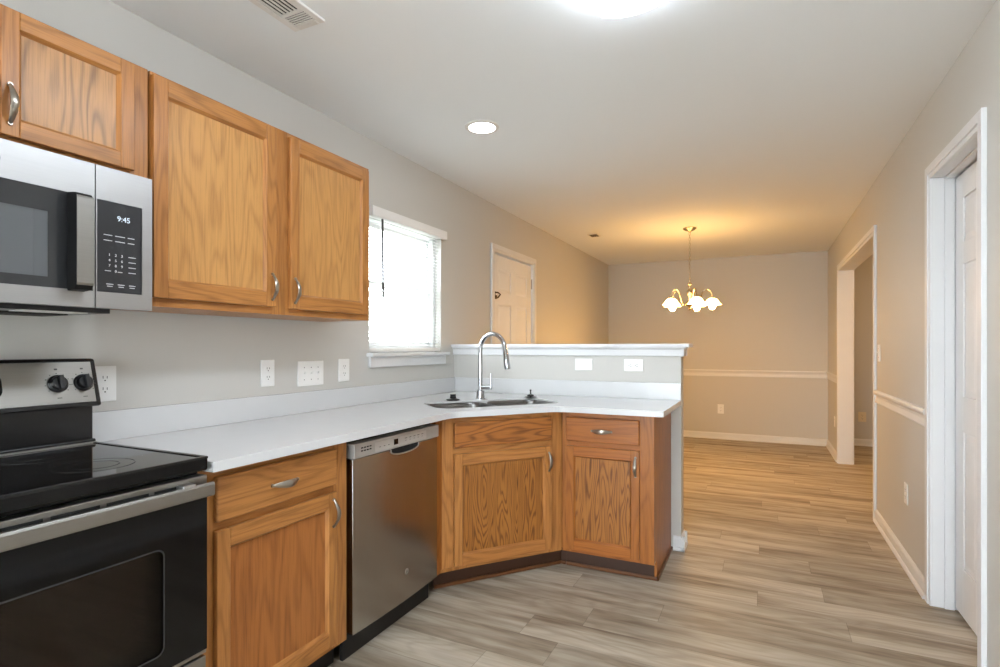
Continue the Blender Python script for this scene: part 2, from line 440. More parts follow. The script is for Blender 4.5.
def panel_door(w, h, t, panels, face=1, name='door', parent=None):
    """six-panel slab in a local frame: x 0..w, y 0 front .. t back, z 0..h; raised panels in sunken fields"""
    mb = MB(); d = .008
    mb.box(0, w, d, t - d, 0, h)
    xs = sorted({0, w, *[p[0] for p in panels], *[p[1] for p in panels]})
    for side in (0, 1):
        ya, yb = (0, d) if side == 0 else (t - d, t)
        for a, b in zip(xs[:-1], xs[1:]):
            zs = [(0, h)]
            for p in panels:
                if p[0] <= a + 1e-6 and p[1] >= b - 1e-6:
                    nz = []
                    for z0, z1 in zs:
                        if p[2] >= z1 or p[3] <= z0: nz.append((z0, z1)); continue
                        if p[2] > z0: nz.append((z0, p[2]))
                        if p[3] < z1: nz.append((p[3], z1))
                    zs = nz
            for z0, z1 in zs: mb.box(a, b, ya, yb, z0, z1)
        for x0, x1, z0, z1 in panels:           # raised field with sloped edges
            i = .030; yo, yi = (d, .002) if side == 0 else (t - d, t - .002)
            vs = [(x0 + .008, yo, z0 + .008), (x1 - .008, yo, z0 + .008), (x1 - .008, yo, z1 - .008), (x0 + .008, yo, z1 - .008),
                  (x0 + i, yi, z0 + i), (x1 - i, yi, z0 + i), (x1 - i, yi, z1 - i), (x0 + i, yi, z1 - i)]
            mb.add(vs, [(0, 1, 5, 4), (1, 2, 6, 5), (2, 3, 7, 6), (3, 0, 4, 7), (4, 5, 6, 7)])
    return mb
def six(w):
    s_, c_ = .105, .10; a = (w - 2 * s_ - c_) / 2
    r = []
    for x0 in (s_, s_ + a + c_):
        r += [(x0, x0 + a, 1.70, 1.90), (x0, x0 + a, 1.0, 1.60), (x0, x0 + a, .22, .84)]
    return r

# door in the left wall: casing, slab, guard, knob, hinges
w1 = D1[1] - D1[0] - .03
d1 = bpy.data.objects.new('door_1', None); C.objects.link(d1); d1.location = (XL - .014, D1[0] + .015, .01); d1.rotation_euler = (0, 0, LEFT); struct(d1)
panel_door(w1, 2.020, .035, six(w1)).build('slab', 'door', d1, bevel=.002, seg=1)
g = MB().box(.010, .030, -.014, 0, 1.635, 1.70).tube([(.020, -.014, 1.69), (.026, -.04, 1.688), (.060, -.045, 1.675), (.066, -.02, 1.65), (.03, -.016, 1.64)], .006, 8)
g.lathe([(.011, -.03), (.012, -.022), (.008, -.014)], (.02, 0, 1.655), 12, 'y'); g.build('door_guard', 'bronze', d1, smooth=True)
k = MB().lathe([(.0, -.068), (.022, -.064), (.028, -.05), (.022, -.036), (.011, -.03), (.011, -.008), (.03, -.006), (.031, 0)], (.07, 0, .93), 20, 'y', closed=False); k.build('knob', 'nickel', d1, smooth=True)
for hz in (1.80, 1.0, .2):
    hb = MB().box(w1 - .002, w1 + .012, -.004, .002, hz, hz + .09).tube([(w1 + .006, -.007, hz - .004), (w1 + .006, -.007, hz + .094)], .006, 8)
    hb.build('hinge', 'nickel', d1)
cs = casing('', D1[0] + .012, D1[1] - .012, D1[3] - .012, XL, 1)
for a, b in ((D1[0], D1[0] + .012), (D1[1] - .012, D1[1])): cs.box(XL - .12, XL + .001, a, b, 0, D1[3])
cs.box(XL - .12, XL + .001, D1[0], D1[1], D1[3] - .012, D1[3])
cs.box(XL - .075, XL - .052, D1[0], D1[1], D1[3] - .03, D1[3] - .012)
struct(cs.build('trim_8', 'trim', bevel=.0015, seg=1))
# door in the right wall (recessed)
w2 = D2[1] - D2[0] - .032
d2 = bpy.data.objects.new('door_2', None); C.objects.link(d2); d2.location = (.815, D2[1] - .016, .012); d2.rotation_euler = (0, 0, RIGHT); struct(d2)
panel_door(w2, 2.015, .033, six(w2)).build('slab', 'door', d2, bevel=.002, seg=1)
k = MB().lathe([(.0, -.064), (.022, -.06), (.028, -.047), (.022, -.034), (.011, -.028), (.011, -.008), (.03, -.006), (.031, 0)], (w2 - .065, 0, .93), 20, 'y', closed=False); k.build('knob', 'nickel', d2, smooth=True)
cs = casing('', D2[0] + .014, D2[1] - .014, D2[3] - .014, XR, -1)
for a, b in ((D2[0], D2[0] + .014), (D2[1] - .014, D2[1])): cs.box(XR - .001, XWO, a, b, 0, D2[3])
cs.box(XR - .001, XWO, D2[0], D2[1], D2[3] - .014, D2[3])
for a, b in ((D2[0] + .014, D2[0] + .024), (D2[1] - .024, D2[1] - .014)): cs.box(XR + .045, XR + .082, a, b, 0, D2[3] - .014)
cs.box(XR + .045, XR + .082, D2[0] + .014, D2[1] - .014, D2[3] - .024, D2[3] - .014)
struct(cs.build('trim_9', 'trim', bevel=.0015, seg=1))

# ------------------------------------------------------------------ kitchen window
wy0, wy1, wz0, wz1 = WIN
w = bpy.data.objects.new('window_1', None); C.objects.link(w); w.location = (XL, wy0, wz0); w.rotation_euler = (0, 0, LEFT); struct(w)
ww, wh = wy1 - wy0, wz1 - wz0
fr = MB(); f = .035
for x0, x1, z0, z1 in ((0, f, 0, wh), (ww - f, ww, 0, wh), (f, ww - f, 0, f), (f, ww - f, wh - f, wh)): fr.box(x0, x1, .05, .11, z0, z1)
fr.build('window_frame', 'trim', w, bevel=.002, seg=1)
for nm, z0, z1, y in (('upper_sash', wh / 2 - .018, wh - f, .088), ('lower_sash', f, wh / 2 + .018, .066)):
    sm = MB(); e = .032
    for a, b, c, d in ((f, f + e, z0, z1), (ww - f - e, ww - f, z0, z1), (f + e, ww - f - e, z0, z0 + e), (f + e, ww - f - e, z1 - e, z1)): sm.box(a, b, y, y + .02, c, d)
    so = sm.build(nm, 'trim', w, bevel=.0015, seg=1)
    MB().box(f + e, ww - f - e, y + .008, y + .012, z0 + e, z1 - e).build('pane', 'pane', so)
st = MB().box(-.022, ww + .055, -.045, .05, -.022, 0).build('window_sill', 'trim', w, bevel=.005)
MB().box(-.008, ww + .04, -.017, 0, -.085, -.022).build('apron', 'trim', w, bevel=.003)

b = thing('window_blind', 'white mini blind with open slats hanging in the kitchen window', 'blind', (XL, wy0, wz0), LEFT)
MB().box(-.006, ww + .03, -.034, -.004, wh - .035, wh + .022).build('valance', 'white_plastic', b, bevel=.003)
MB().box(.006, ww - .006, -.004, .032, wh - .030, wh - .002).build('head_rail', 'white_plastic', b)
sl = MB(); nsl = 36
for i in range(nsl):
    z = .045 + (wh - .09) * i / (nsl - 1); tl = .0016
    prof_s = [(-.012, -tl), (0, .0016), (.012, tl), (0, .0010)]
    sl.extrude([(p[0] + .016, p[1] + z) for p in prof_s], lambda t, p: ((.008, ww - .008)[t], p[0], p[1]))
sl.build('slats', 'blind', b)
MB().box(.006, ww - .006, .002, .030, .006, .028).build('bottom_rail', 'white_plastic', b, bevel=.003)
cd = MB()
for x in (.1, ww / 2, ww - .1): cd.tube([(x, .003, .02), (x, .003, wh - .03)], .0009, 5).tube([(x, .029, .02), (x, .029, wh - .03)], .0009, 5)
cd.build('ladder_cord', 'white_plastic', b)
MB().tube([(.105, -.012, wh - .03), (.105, -.014, wh - .05), (.106, -.018, wh - .50)], .0065, 8).build('tilt_wand', 'print_dark', b)

# unseen window behind the camera, added as a daylight source
wb = bpy.data.objects.new('added_window', None); C.objects.link(wb); wb.location = (BW[0], YB, BW[2]); struct(wb)
bw_, bh_ = BW[1] - BW[0], BW[3] - BW[2]; fr = MB()
for x0, x1, z0, z1 in ((0, .05, 0, bh_), (bw_ - .05, bw_, 0, bh_), (.05, bw_ - .05, 0, .05), (.05, bw_ - .05, bh_ - .05, bh_), (bw_ / 2 - .03, bw_ / 2 + .03, .05, bh_ - .05)): fr.box(x0, x1, -.09, -.04, z0, z1)
fr.build('window_frame', 'trim', wb)
MB().box(.05, bw_ - .05, -.066, -.062, .05, bh_ - .05).build('pane', 'pane', wb)
MB().box(-.06, 0, 0, .017, 0, bh_ + .06).box(bw_, bw_ + .06, 0, .017, 0, bh_ + .06).box(0, bw_, 0, .017, bh_, bh_ + .06).build('window_casing', 'trim', wb)

# outside the kitchen window: lawn and a leafy tree
struct(MB().box(-30, XL - .14, -2.7, 20, -.5, -.45).build('ground', 'lawn'))
struct(MB().box(-14, 12, -16, YB - .14, -.25, -.15).build('bounce_patio', 'bounce_patio'))  # unseen pale slab added to bounce daylight up through the rear window
tr = thing('garden_tree', 'leafy tree standing outside the kitchen window', 'tree', (-7.5, 9.6, -.45))
MB().tube([(0, 0, 0), (.03, .02, .9), (0, .05, 1.7), (.05, 0, 2.6)], [.11, .09, .07, .03], 10).build('trunk', 'bark', tr)
lf = MB(); rr = random.Random(3)
for i in range(900):
    a, e, r = rr.uniform(0, 2 * PI), rr.uniform(-1, 1), rr.uniform(.35, 1.0)
    p = Vector((1.1 * r * math.cos(a) * math.sqrt(1 - e * e), 1.1 * r * math.sin(a) * math.sqrt(1 - e * e), 1.9 + 1.25 * r * e))
    u = Vector((rr.uniform(-1, 1), rr.uniform(-1, 1), rr.uniform(-1, 1))).normalized(); v = u.orthogonal().normalized(); s_ = rr.uniform(.06, .11)
    lf.add([p - u * s_, p + v * s_ * .4, p + u * s_, p - v * s_ * .4], [(0, 1, 2, 3)])
lf.build('foliage', 'leaf', tr, recalc=False)

# ------------------------------------------------------------------ cabinet hardware and doors
def pull(cx, cz, y, vertical, L=.098, parent=None):
    """crescent bow pull standing off the front face at y"""
    n = 13; pts = []; r1 = []; r2 = []
    for i in range(n):
        t = i / (n - 1); s_ = (t - .5) * L; k = math.sin(PI * t)
        pts.append((cx, y - .004 - .024 * k, cz + s_) if vertical else (cx + s_, y - .004 - .024 * k, cz))
        r1.append(.0040 + (.0055 if vertical else .0095) * k); r2.append(.0035 + .0008 * k)
    mb = MB().tube(pts, r1, 10, flat=r2, up=(0, -1, 0))
    for s_ in (-L / 2, L / 2):
        c = (cx, y, cz + s_) if vertical else (cx + s_, y, cz)
        mb.lathe([(.0055, -.006), (.006, 0)], c, 10, 'y')
    return mb.build('handle', 'nickel', parent, smooth=True)

def cab_door(parent, x0, x1, z0, z1, y=-.020, t=.019, sw=.043, rl=.055, handle=None, mats=('oak_v', 'oak_h', 'oak_panel')):
    """recessed-panel door: stiles + rails mesh, panel below, handle"""
    mb = MB()
    mb.box(x0, x0 + sw, y, y + t, z0, z1, 0).box(x1 - sw, x1, y, y + t, z0, z1, 0)
    mb.box(x0 + sw, x1 - sw, y, y + t, z0, z0 + rl, 1).box(x0 + sw, x1 - sw, y, y + t, z1 - rl, z1, 1)
    # sloped inner bead
    bd = .008
    for a, b, c, d in ((x0 + sw, x1 - sw, z0 + rl, z1 - rl),):
        o = [(a, c), (b, c), (b, d), (a, d)]; i = [(a + bd, c + bd), (b - bd, c + bd), (b - bd, d - bd), (a + bd, d - bd)]
        for k in range(4):
            k2 = (k + 1) % 4
            mb.add([(o[k][0], y + .003, o[k][1]), (o[k2][0], y + .003, o[k2][1]), (i[k2][0], y + .013, i[k2][1]), (i[k][0], y + .013, i[k][1])], [(0, 1, 2, 3)], 1 if k % 2 == 0 else 0)
    d = mb.build('door', [mats[0], mats[1]], parent, bevel=.0022)
    MB().box(x0 + sw - .002, x1 - sw + .002, y + .0125, y + .017, z0 + rl - .002, z1 - rl + .002).build('door_panel', mats[2], d)
    if handle: pull(handle[0], handle[1], y, True, parent=d)
    return d
def drawer(parent, x0, x1, z0, z1, y=-.020, handle=True, mat='oak_h'):
    d = MB().box(x0, x1, y, y + .019, z0, z1).build('drawer_front', mat, parent, bevel=.006, seg=3)
    if handle: pull((x0 + x1) / 2, (z0 + z1) / 2 - .002, y, False, L=.105, parent=d)
    return d
def face_frame(parent, w, z0, z1, stiles, rails, mats=('oak_v', 'oak_h')):
    """stiles: list of (x0, x1); rails: list of (z0, z1); a dark back plate closes the openings"""
    mb = MB()
    for a, b in stiles: mb.box(a, b, 0, .019, z0, z1, 0)
    xs = sorted(stiles)
    for (a0, a1), (b0, b1) in zip(xs[:-1], xs[1:]):
        for c, d in rails: mb.box(a1, b0, .0005, .019, c, d, 1)
    return mb.build('face_frame', [mats[0], mats[1]], parent)

# ------------------------------------------------------------------ wall cabinets
UX = XL + .306; UZ0, UZ1 = 1.366, 2.107
c = thing('wall_cabinet', 'oak wall cabinet with two tall doors between microwave and window', 'cabinet', (UX + .0, 1.068, UZ0), LEFT)
cw, ch = 1.058, UZ1 - UZ0
MB().box(0, cw, .019, .298, 0, ch).build('body', 'oak_v', c)
face_frame(c, cw, 0, ch, [(0, .03), (.475, .56), (cw - .03, cw)], [(0, .045), (ch - .045, ch)])
cab_door(c, .001, .480, .028, ch - .012, sw=.047, handle=(.459, .105))
cab_door(c, .552, 1.038, .026, ch - .018, sw=.047, handle=(.573, .100), mats=('oak_v', 'oak_h', 'oak_panel'))
s_c = thing('wall_cabinet', 'short two-door oak wall cabinet mounted above the microwave', 'cabinet', (UX, .300, 1.745), LEFT)
cw, ch = .762, 2.107 - 1.745
MB().box(0, cw, .019, .298, 0, ch).build('body', 'oak_v', s_c)
face_frame(s_c, cw, 0, ch, [(0, .03), (.36, .40), (cw - .055, cw)], [(0, .03), (ch - .02, ch)])
cab_door(s_c, .030, .375, .028, ch - .010, sw=.04, rl=.045, handle=(.355, .108), mats=('oak_v', 'oak_h', 'oak_cathedral'))
cab_door(s_c, .387, .712, .028, ch - .010, sw=.04, rl=.045, handle=(.405, .108), mats=('oak_v', 'oak_h', 'oak_cathedral'))

# ------------------------------------------------------------------ microwave
MX = -1.648; MY0 = .257; mw, mz0, mz1 = .762, 1.345, 1.738
m = thing('microwave', 'stainless over-the-range microwave with black keypad panel', 'microwave', (MX, MY0, mz0), LEFT)
mh = mz1 - mz0; ds = .608       # door / control split
MB().box(0, mw, .030, .392, .012, mh).build('body', 'black', m, bevel=.003)
dm = MB()
gx0, gx1, gz0, gz1 = .02, ds - .006, .045, .300
for a, b_, cc, d_ in ((0, gx0, 0, mh), (gx1, ds - .002, 0, mh), (gx0, gx1, 0, gz0), (gx0, gx1, gz1, mh)): dm.box(a, b_, 0, .03, cc, d_)
dr = dm.build('door', 'steel_light', m)
gl = MB(); wx0, wx1, wz0_, wz1_ = .10, .499, .072, .240
for a, b_, cc, d_ in ((gx0, wx0, gz0, gz1), (wx1, gx1, gz0, gz1), (wx0, wx1, gz0, wz0_), (wx0, wx1, wz1_, gz1)): gl.box(a, b_, .0015, .02, cc, d_)
gl.build('door_glass', 'mw_glass', dr)
wn = MB().box(wx0, wx1, .004, .02, wz0_, wz1_).box(wx1 - .03, wx1 - .028, .0035, .006, wz0_, wz1_)
wn.build('door_window', 'mw_window', dr)
hd = MB()
hp = [(0, .040), (-.036, .043), (-.046, .055), (-.046, .285), (-.037, .296), (0, .300)]
hd.extrude(hp, lambda t, p: ((.540, .580)[t], p[0], p[1]))
ho = hd.build('handle', 'black_matte', dr, bevel=.002)
fc = MB().extrude([(-.0455, .054), (-.0485, .060), (-.0485, .282), (-.0455, .288)], lambda t, p: ((.5395, .5805)[t], p[0], p[1]))
fc.build('handle_face', 'steel', ho)
cp = MB()
for a, b_, cc, d_ in ((ds + .001, ds + .004, 0, mh), (.733, mw, 0, mh), (ds + .004, .733, 0, gz0), (ds + .004, .733, gz1, mh)): cp.box(a, b_, 0, .03, cc, d_)
cp.build('control_surround', 'steel_light', m)
kp = MB().box(ds + .004, .733, .0012, .02, gz0, gz1).build('control_panel', 'panel_dark', m, bevel=.0015)
text('clock_digits', '9:45', .021, 'display', kp, front_mtx(.682, .0008, .255))
def dash(x, z, wd, hh=.0019): MB().box(x - wd / 2, x + wd / 2, .0006, .0014, z - hh / 2, z + hh / 2).build('key_label', 'print', kp)
for zz in (.205, .190):
    for k, x in enumerate((.640, .672, .702)): dash(x, zz, (.022, .026, .018)[k])
for k, zz in enumerate((.150, .135, .120, .105)): dash(.705, zz, .020)
dash(.640, .105, .016); dash(.672, .104, .012)
for x in (.645, .675, .705): dash(x, .068, .018); dash(x, .062, .014)
for i, ch_ in enumerate('123456789'): text('key_digit', ch_, .010, 'print', kp, front_mtx(.640 + .0165 * (i % 3) + .004, .0008, .150 - .015 * (i // 3)))
text('key_digit', '0', .010, 'print', kp, front_mtx(.6605, .0008, .105))
un = MB().box(.02, mw - .09, .05, .36, -.012, .012).build('underside', 'black_plastic', m)
for a, b_ in ((.06, .30), (.40, .62)): MB().box(a, b_, .16, .30, -.017, -.012).build('grease_filter', 'slot', un)
MB().box(.47, .62, .060, .130, -.0145, -.0118).build('lamp_lens', 'sticker', un)
MB().lathe([(.0, -.0028), (.012, -.0028), (.013, -.0015), (.013, 0)], (.388, 0, .345), 24, 'y', closed=False).build('badge', 'grey_print', dr, smooth=True)

# ------------------------------------------------------------------ range
RX = -1.392; RY0 = .256; rw = .760
r = thing('range', 'stainless electric range with black glass top below the microwave', 'stove', (RX, RY0, 0), LEFT)
rd = RX - XL - .012
MB().box(.004, rw - .004, .040, rd - .02, .07, .895).build('body', 'black', r)
ct = MB().box(0, rw, .0, rd - .035, .894, .931).build('cooktop', 'black_glass', r, bevel=.006, seg=3)
rim = MB()
for a, b_, cc, d_ in ((.0, .014, .012, rd - .04), (rw - .014, rw, .012, rd - .04), (.0, rw, .0, .012)): rim.box(a, b_, cc, d_, .926, .9335)
MB().box(.004, rw - .004, rd - .110, rd - .086, .930, .945).build('rear_trim', 'black', ct, bevel=.004)
MB().box(.004, rw - .004, rd - .112, rd - .109, .931, .936).build('rear_trim_glint', 'steel_light', ct)  # bright strip stands in for gloss reflections along the rear trim
rim.build('cooktop_rim', 'black', ct, bevel=.002)
for x, y, rr_ in ((.20, .17, .115), (.56, .17, .09), (.20, .42, .075), (.56, .42, .105)):
    for q in (1.0, .62): MB().lathe([(rr_ * q, .9316), (rr_ * q, .9318), (rr_ * q - .0025, .9318), (rr_ * q - .0025, .9316), (rr_ * q, .9316)], (x, y, 0), 48, 'z', closed=False).build('burner_ring', 'ring_print', ct)
# backguard: riser and sloped control panel
MB().box(0, rw, rd - .085, rd - .02, .915, 1.05).build('backguard_riser', 'black', r, bevel=.004)
yb, yt = rd - .115, rd - .072        # panel face at bottom / top
def bgp(d, off=0.0):
    return [(yb + off, 1.048), (yt + off, 1.200), (rd - .01, 1.200), (rd - .01, 1.048)]
bgo = MB().extrude(bgp(0), lambda t, p: ((-.012, rw + .012)[t], p[0], p[1])).build('backguard', 'black', r, bevel=.008, seg=3)
tl = math.atan2(yt - yb, .152)
def onpanel(x, s_, off): # s_ = 0..1 up the panel face
    return (x, yb + (yt - yb) * s_ - off * math.cos(tl), 1.048 + .152 * s_ + off * math.sin(tl))
pf = MB()
q = [onpanel(.004, .10, .0015), onpanel(rw - .004, .10, .0015), onpanel(rw - .004, .93, .0015), onpanel(.004, .93, .0015)]
q2 = [onpanel(.004, .10, -.004), onpanel(rw - .004, .10, -.004), onpanel(rw - .004, .93, -.004), onpanel(.004, .93, -.004)]
pf.add(q + q2, [(0, 1, 2, 3), (7, 6, 5, 4), (0, 4, 5, 1), (1, 5, 6, 2), (2, 6, 7, 3), (3, 7, 4, 0)]); pfo = pf.build('control_panel', 'steel', bgo, bevel=.001)
TILT = Matrix.Rotation(-tl, 4, 'X')
for kx in (.033, .103, rw - .103, rw - .033):
    kb = MB().lathe([(.027, 0), (.0275, -.004), (.022, -.007), (.021, -.016), (.019, -.019), (0, -.019)], (0, 0, 0), 28, 'y', closed=False)
    kb.box(-.0055, .0055, -.030, -.012, -.021, .021)
    kb.rot(Matrix.Translation(onpanel(kx, .50, .0015)) @ TILT)
    kb.build('knob', 'black_plastic', bgo, smooth=True, bevel=.001)
    tk = MB()
    for j in range(9):
        a = math.radians(-130 + 32.5 * j)
        tk.box(-.0012, .0012, -.0004, .0004, .031, .034); 
        for vi in range(len(tk.v) - 8, len(tk.v)): tk.v[vi] = tuple(Matrix.Rotation(a, 4, 'Y') @ Vector(tk.v[vi]))
    for bx in ((-.004, .004, .043, .048), (-.006, .006, -.046, -.0435)):
        MB().box(bx[0], bx[1], -.0004, .0004, bx[2], bx[3]).rot(Matrix.Translation(onpanel(kx, .50, .0019)) @ TILT).build('dial_print', 'print_dark', bgo)
    tk.rot(Matrix.Translation(onpanel(kx, .50, .0019)) @ TILT); tk.build('dial_mark', 'print_dark', bgo)
dp = MB().extrude(rrect(.240, .521, -.042, .042, .03), lambda t, p: ((p[0], (-.0025, .002)[t], p[1])))
dp.rot(Matrix.Translation(onpanel(0, .52, .0015)) @ TILT); dpo = dp.build('display', 'black_glass', bgo)
# oven door
door = MB()
dz0, dz1 = .388, .882; gz = .845
od = MB().box(.004, rw - .004, .0, .036, gz, dz1).build('oven_door', 'steel', r, bevel=.002)
MB().box(.004, rw - .004, .004, .036, dz0, dz0 + .012).build('bottom_trim', 'steel', od)
sl = MB()
for k in range(6):
    x0 = .05 + k * .112; sl.box(x0, x0 + .098, -.0006, .004, gz + .0165, gz + .0235)
sl.build('vent_slots', 'dark', od)
ox0, ox1, oz0, oz1 = .127, rw - .127, .447, .715
og = MB()
for a, b_, cc, d_ in ((.004, ox0, dz0 + .012, gz), (ox1, rw - .004, dz0 + .012, gz), (ox0, ox1, dz0 + .012, oz0), (ox0, ox1, oz1, gz)): og.box(a, b_, .0, .012, cc, d_)
og.build('door_glass', 'oven_glass', od)
MB().box(ox0, ox1, .003, .007, oz0, oz1).build('oven_window', 'oven_pane', od)
outer = rrect(ox0 - .004, ox1 + .004, oz0 - .004, oz1 + .004, .022); inner = rrect(ox0, ox1, oz0, oz1, .019)
nn = len(outer); fm = MB()
fm.add([(x, -.0003, z) for x, z in outer] + [(x, -.0003, z) for x, z in inner], [(i, (i + 1) % nn, (i + 1) % nn + nn, i + nn) for i in range(nn)])
fm.build('window_border', 'panel_dark', od, recalc=False)
cav = MB()
cav.box(ox0 - .03, ox1 + .03, .30, .31, oz0 - .03, oz1 + .03).box(ox0 - .03, ox1 + .03, .0385, .30, oz0 - .04, oz0 - .03).box(ox0 - .03, ox1 + .03, .0385, .30, oz1 + .03, oz1 + .04).box(ox0 - .04, ox0 - .03, .0385, .30, oz0 - .03, oz1 + .03).box(ox1 + .03, ox1 + .04, .0385, .30, oz0 - .03, oz1 + .03)
cav.build('oven_cavity', 'oven_in', r)
rk = MB()
for y in (.06, .10, .14, .18, .22, .26): rk.tube([(ox0 - .02, y, .62), (ox1 + .02, y, .62)], .003, 6)
rk.tube([(ox0, .055, .615), (ox0, .28, .615)], .003, 6).tube([(ox1, .055, .615), (ox1, .28, .615)], .003, 6)
rk.build('oven_rack', 'steel', r)
hb = MB().extrude([(-.050, .829), (-.052, .834), (-.052, .860), (-.049, .866), (-.040, .866), (-.038, .860), (-.038, .834), (-.041, .829)], lambda t, p: ((.004, rw - .004)[t], p[0] + .018, p[1]))
hbo = hb.build('door_handle', 'steel', od, bevel=.0015)
for x in (.06, rw - .075):
    MB().box(x - .018, x + .018, -.032, .002, .850, .873).build('handle_bracket', 'steel_light', hbo, bevel=.004)
MB().box(.004, rw - .004, .004, .04, .085, .380).build('storage_drawer', 'steel', r, bevel=.003)
MB().box(.03, rw - .03, .06, .09, 0, .07).build('toe_panel', 'kick_black', r)
for x in (.05, rw - .05):
    for y in (.12, rd - .1): MB().lathe([(.018, 0), (.018, .012), (.008, .014), (.008, .07)], (x, y, 0), 12).build('foot', 'black', r)

# ------------------------------------------------------------------ base cabinets
FX = -1.453                                 # face-frame plane of the left run
ZC = .884                                   # top of the base cabinets
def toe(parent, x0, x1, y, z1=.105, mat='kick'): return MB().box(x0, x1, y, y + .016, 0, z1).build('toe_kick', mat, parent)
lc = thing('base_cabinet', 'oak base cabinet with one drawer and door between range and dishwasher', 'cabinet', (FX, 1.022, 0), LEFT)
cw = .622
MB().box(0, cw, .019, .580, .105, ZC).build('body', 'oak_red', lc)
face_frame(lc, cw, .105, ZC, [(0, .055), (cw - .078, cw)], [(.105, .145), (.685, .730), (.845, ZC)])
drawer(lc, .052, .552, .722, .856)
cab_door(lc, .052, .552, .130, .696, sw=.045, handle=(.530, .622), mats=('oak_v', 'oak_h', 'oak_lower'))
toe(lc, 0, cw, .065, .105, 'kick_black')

# dishwasher
dwx = -1.430; dy0 = 1.664; dww = .610
dw = thing('dishwasher', 'stainless dishwasher with pocket handle under the white countertop', 'dishwasher', (dwx, dy0, 0), LEFT)
MB().box(.006, dww - .006, .045, .56, .10, .868).build('tub', 'black', dw)
bow = [(dww * i / 24, .009 - .009 * (1 - (2 * i / 24 - 1) ** 2)) for i in range(25)]
dd = MB().prism(bow + [(dww, .045), (0, .045)], .112, .797).build('door_panel', 'steel_dw', dw, bevel=.002, smooth=True)
# control strip with pocket cut-out
cs_ = MB(); px0, px1, pz = .225, .435, .772
cs_.box(0, dww, 0, .05, .800, .857)
co = cs_.build('control_strip', 'silver', dw, bevel=.002)
vs = MB()
for zz in (.838, .826):
    for k in range(4): vs.box(.038 + .017 * k, .050 + .017 * k, -.0006, .003, zz - .003, zz + .002)
vs.build('vent_slots', 'dark', co)
MB().box(.125, .500, -.0008, .002, .806, .845).build('control_inlay', 'silver_light', co, bevel=.0004)
MB().box(.250, .280, -.0014, .002, .816, .840).build('indicator_display', 'black_glass', co)
for k in range(5):
    MB().box(.330 + .032 * k, .346 + .032 * k, -.0012, .002, .832, .8345).build('control_print', 'print_dark', co)
    MB().box(.332 + .032 * k, .342 + .032 * k, -.0012, .002, .822, .824).build('control_print', 'print_dark', co)
for k in range(3): MB().box(.150 + .03 * k, .160 + .03 * k, -.0012, .002, .822, .8245).build('control_print', 'print_dark', co)
# pocket handle: dark scoop with a bright lip
ar = [(px0, .800)] + [(px0 + (px1 - px0) * (.5 - .5 * math.cos(PI * i / 12)), .800 - .030 * math.sin(PI * i / 12) ** .6) for i in range(1, 12)] + [(px1, .800)]
MB().extrude(ar, lambda t, p: (p[0], (-.0012, .002)[t], p[1])).build('handle_pocket', 'dark', dd)
MB().tube([(p[0], -.002, p[1]) for p in ar], .0032, 8).build('handle_lip', 'steel_light', dd, smooth=True)
bg_ = MB().lathe([(0, -.0028), (.010, -.0028), (.0125, -.0018), (.0135, 0)], (.345, 0, .238), 28, 'y', closed=False).build('badge', 'nickel', dd, smooth=True)
MB().tube([(.345 + .0085 * math.cos(a * PI / 12), -.0031, .238 + .0085 * math.sin(a * PI / 12)) for a in range(25)], .0006, 6).tube([(.341, -.0031, .241), (.338, -.0031, .237), (.342, -.0031, .234), (.345, -.0031, .238), (.347, -.0031, .242), (.350, -.0031, .240), (.346, -.0031, .236), (.351, -.0031, .234)], .0006, 6).build('badge_mark', 'print_dark', bg_)
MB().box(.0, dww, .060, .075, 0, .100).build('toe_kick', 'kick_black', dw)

# corner sink base: stile next to the dishwasher, diagonal front
A = Vector((FX, 2.340)); B = Vector((-1.012, 2.890)); ang = math.atan2(B.y - A.y, B.x - A.x); dl = (B - A).length
sb = thing('sink_base_cabinet', 'diagonal corner oak sink cabinet with false drawer front beside dishwasher', 'cabinet', (A.x, A.y, 0), ang)
inv = Matrix.Rotation(-ang, 2)
def loc2(x, y): v = inv @ (Vector((x, y)) - A); return (v.x, v.y)
body = MB()
ring = [loc2(FX - .012, 2.285), loc2(FX, 2.285), (0, 0), (dl, 0), loc2(-1.012, 2.905), loc2(-1.012, YH - .01), loc2(-1.03, YH - .01), loc2(-1.03, 2.913), (dl - .018, .021), (.012, .021), loc2(FX - .012, 2.30)]
body.add([], [])
# side gable and back panels (hollow box so the bowls hang free)
body.prism([loc2(XL + .02, 2.285), loc2(FX - .02, 2.285), loc2(FX - .02, 2.300), loc2(XL + .02, 2.300)], .105, ZC)
body.prism([loc2(-1.030, 2.93), loc2(-1.015, 2.93), loc2(-1.015, YH - .01), loc2(-1.030, YH - .01)], .105, ZC)
body.prism([loc2(XL + .02, 2.30), loc2(FX - .02, 2.30), loc2(-1.03, 2.92), loc2(-1.03, YH - .01), loc2(XL + .02, YH - .01)], .105, .12)
body.build('body', 'oak_v', sb)
MB().prism([loc2(FX - .019, 2.282), loc2(FX, 2.282), (0, 0), (0, .019)], .105, ZC).build('filler_stile', 'oak_red', sb)
face_frame(sb, dl, .105, ZC, [(0, .062), (dl - .09, dl)], [(.105, .145), (.685, .728), (.850, ZC)], ('oak_v', 'oak_h'))
MB().box(.05, dl - .05, .0195, .022, .12, ZC).build('front_backing', 'oak_v', sb)
drawer(sb, .062, dl - .074, .726, .854, handle=False, mat='oak_flame_h')
cab_door(sb, .062, dl - .074, .128, .694, sw=.043, handle=(dl - .094, .610), mats=('oak_v', 'oak_h', 'oak_flame'))
MB().box(-.02, dl + .040, .070, .086, 0, .105).prism([loc2(x, y) for x, y in ((-1.050, 2.965), (-1.0085, 2.965), (-1.0085, 2.981), (-1.050, 2.981))], 0, .105).build('toe_kick', 'kick', sb)
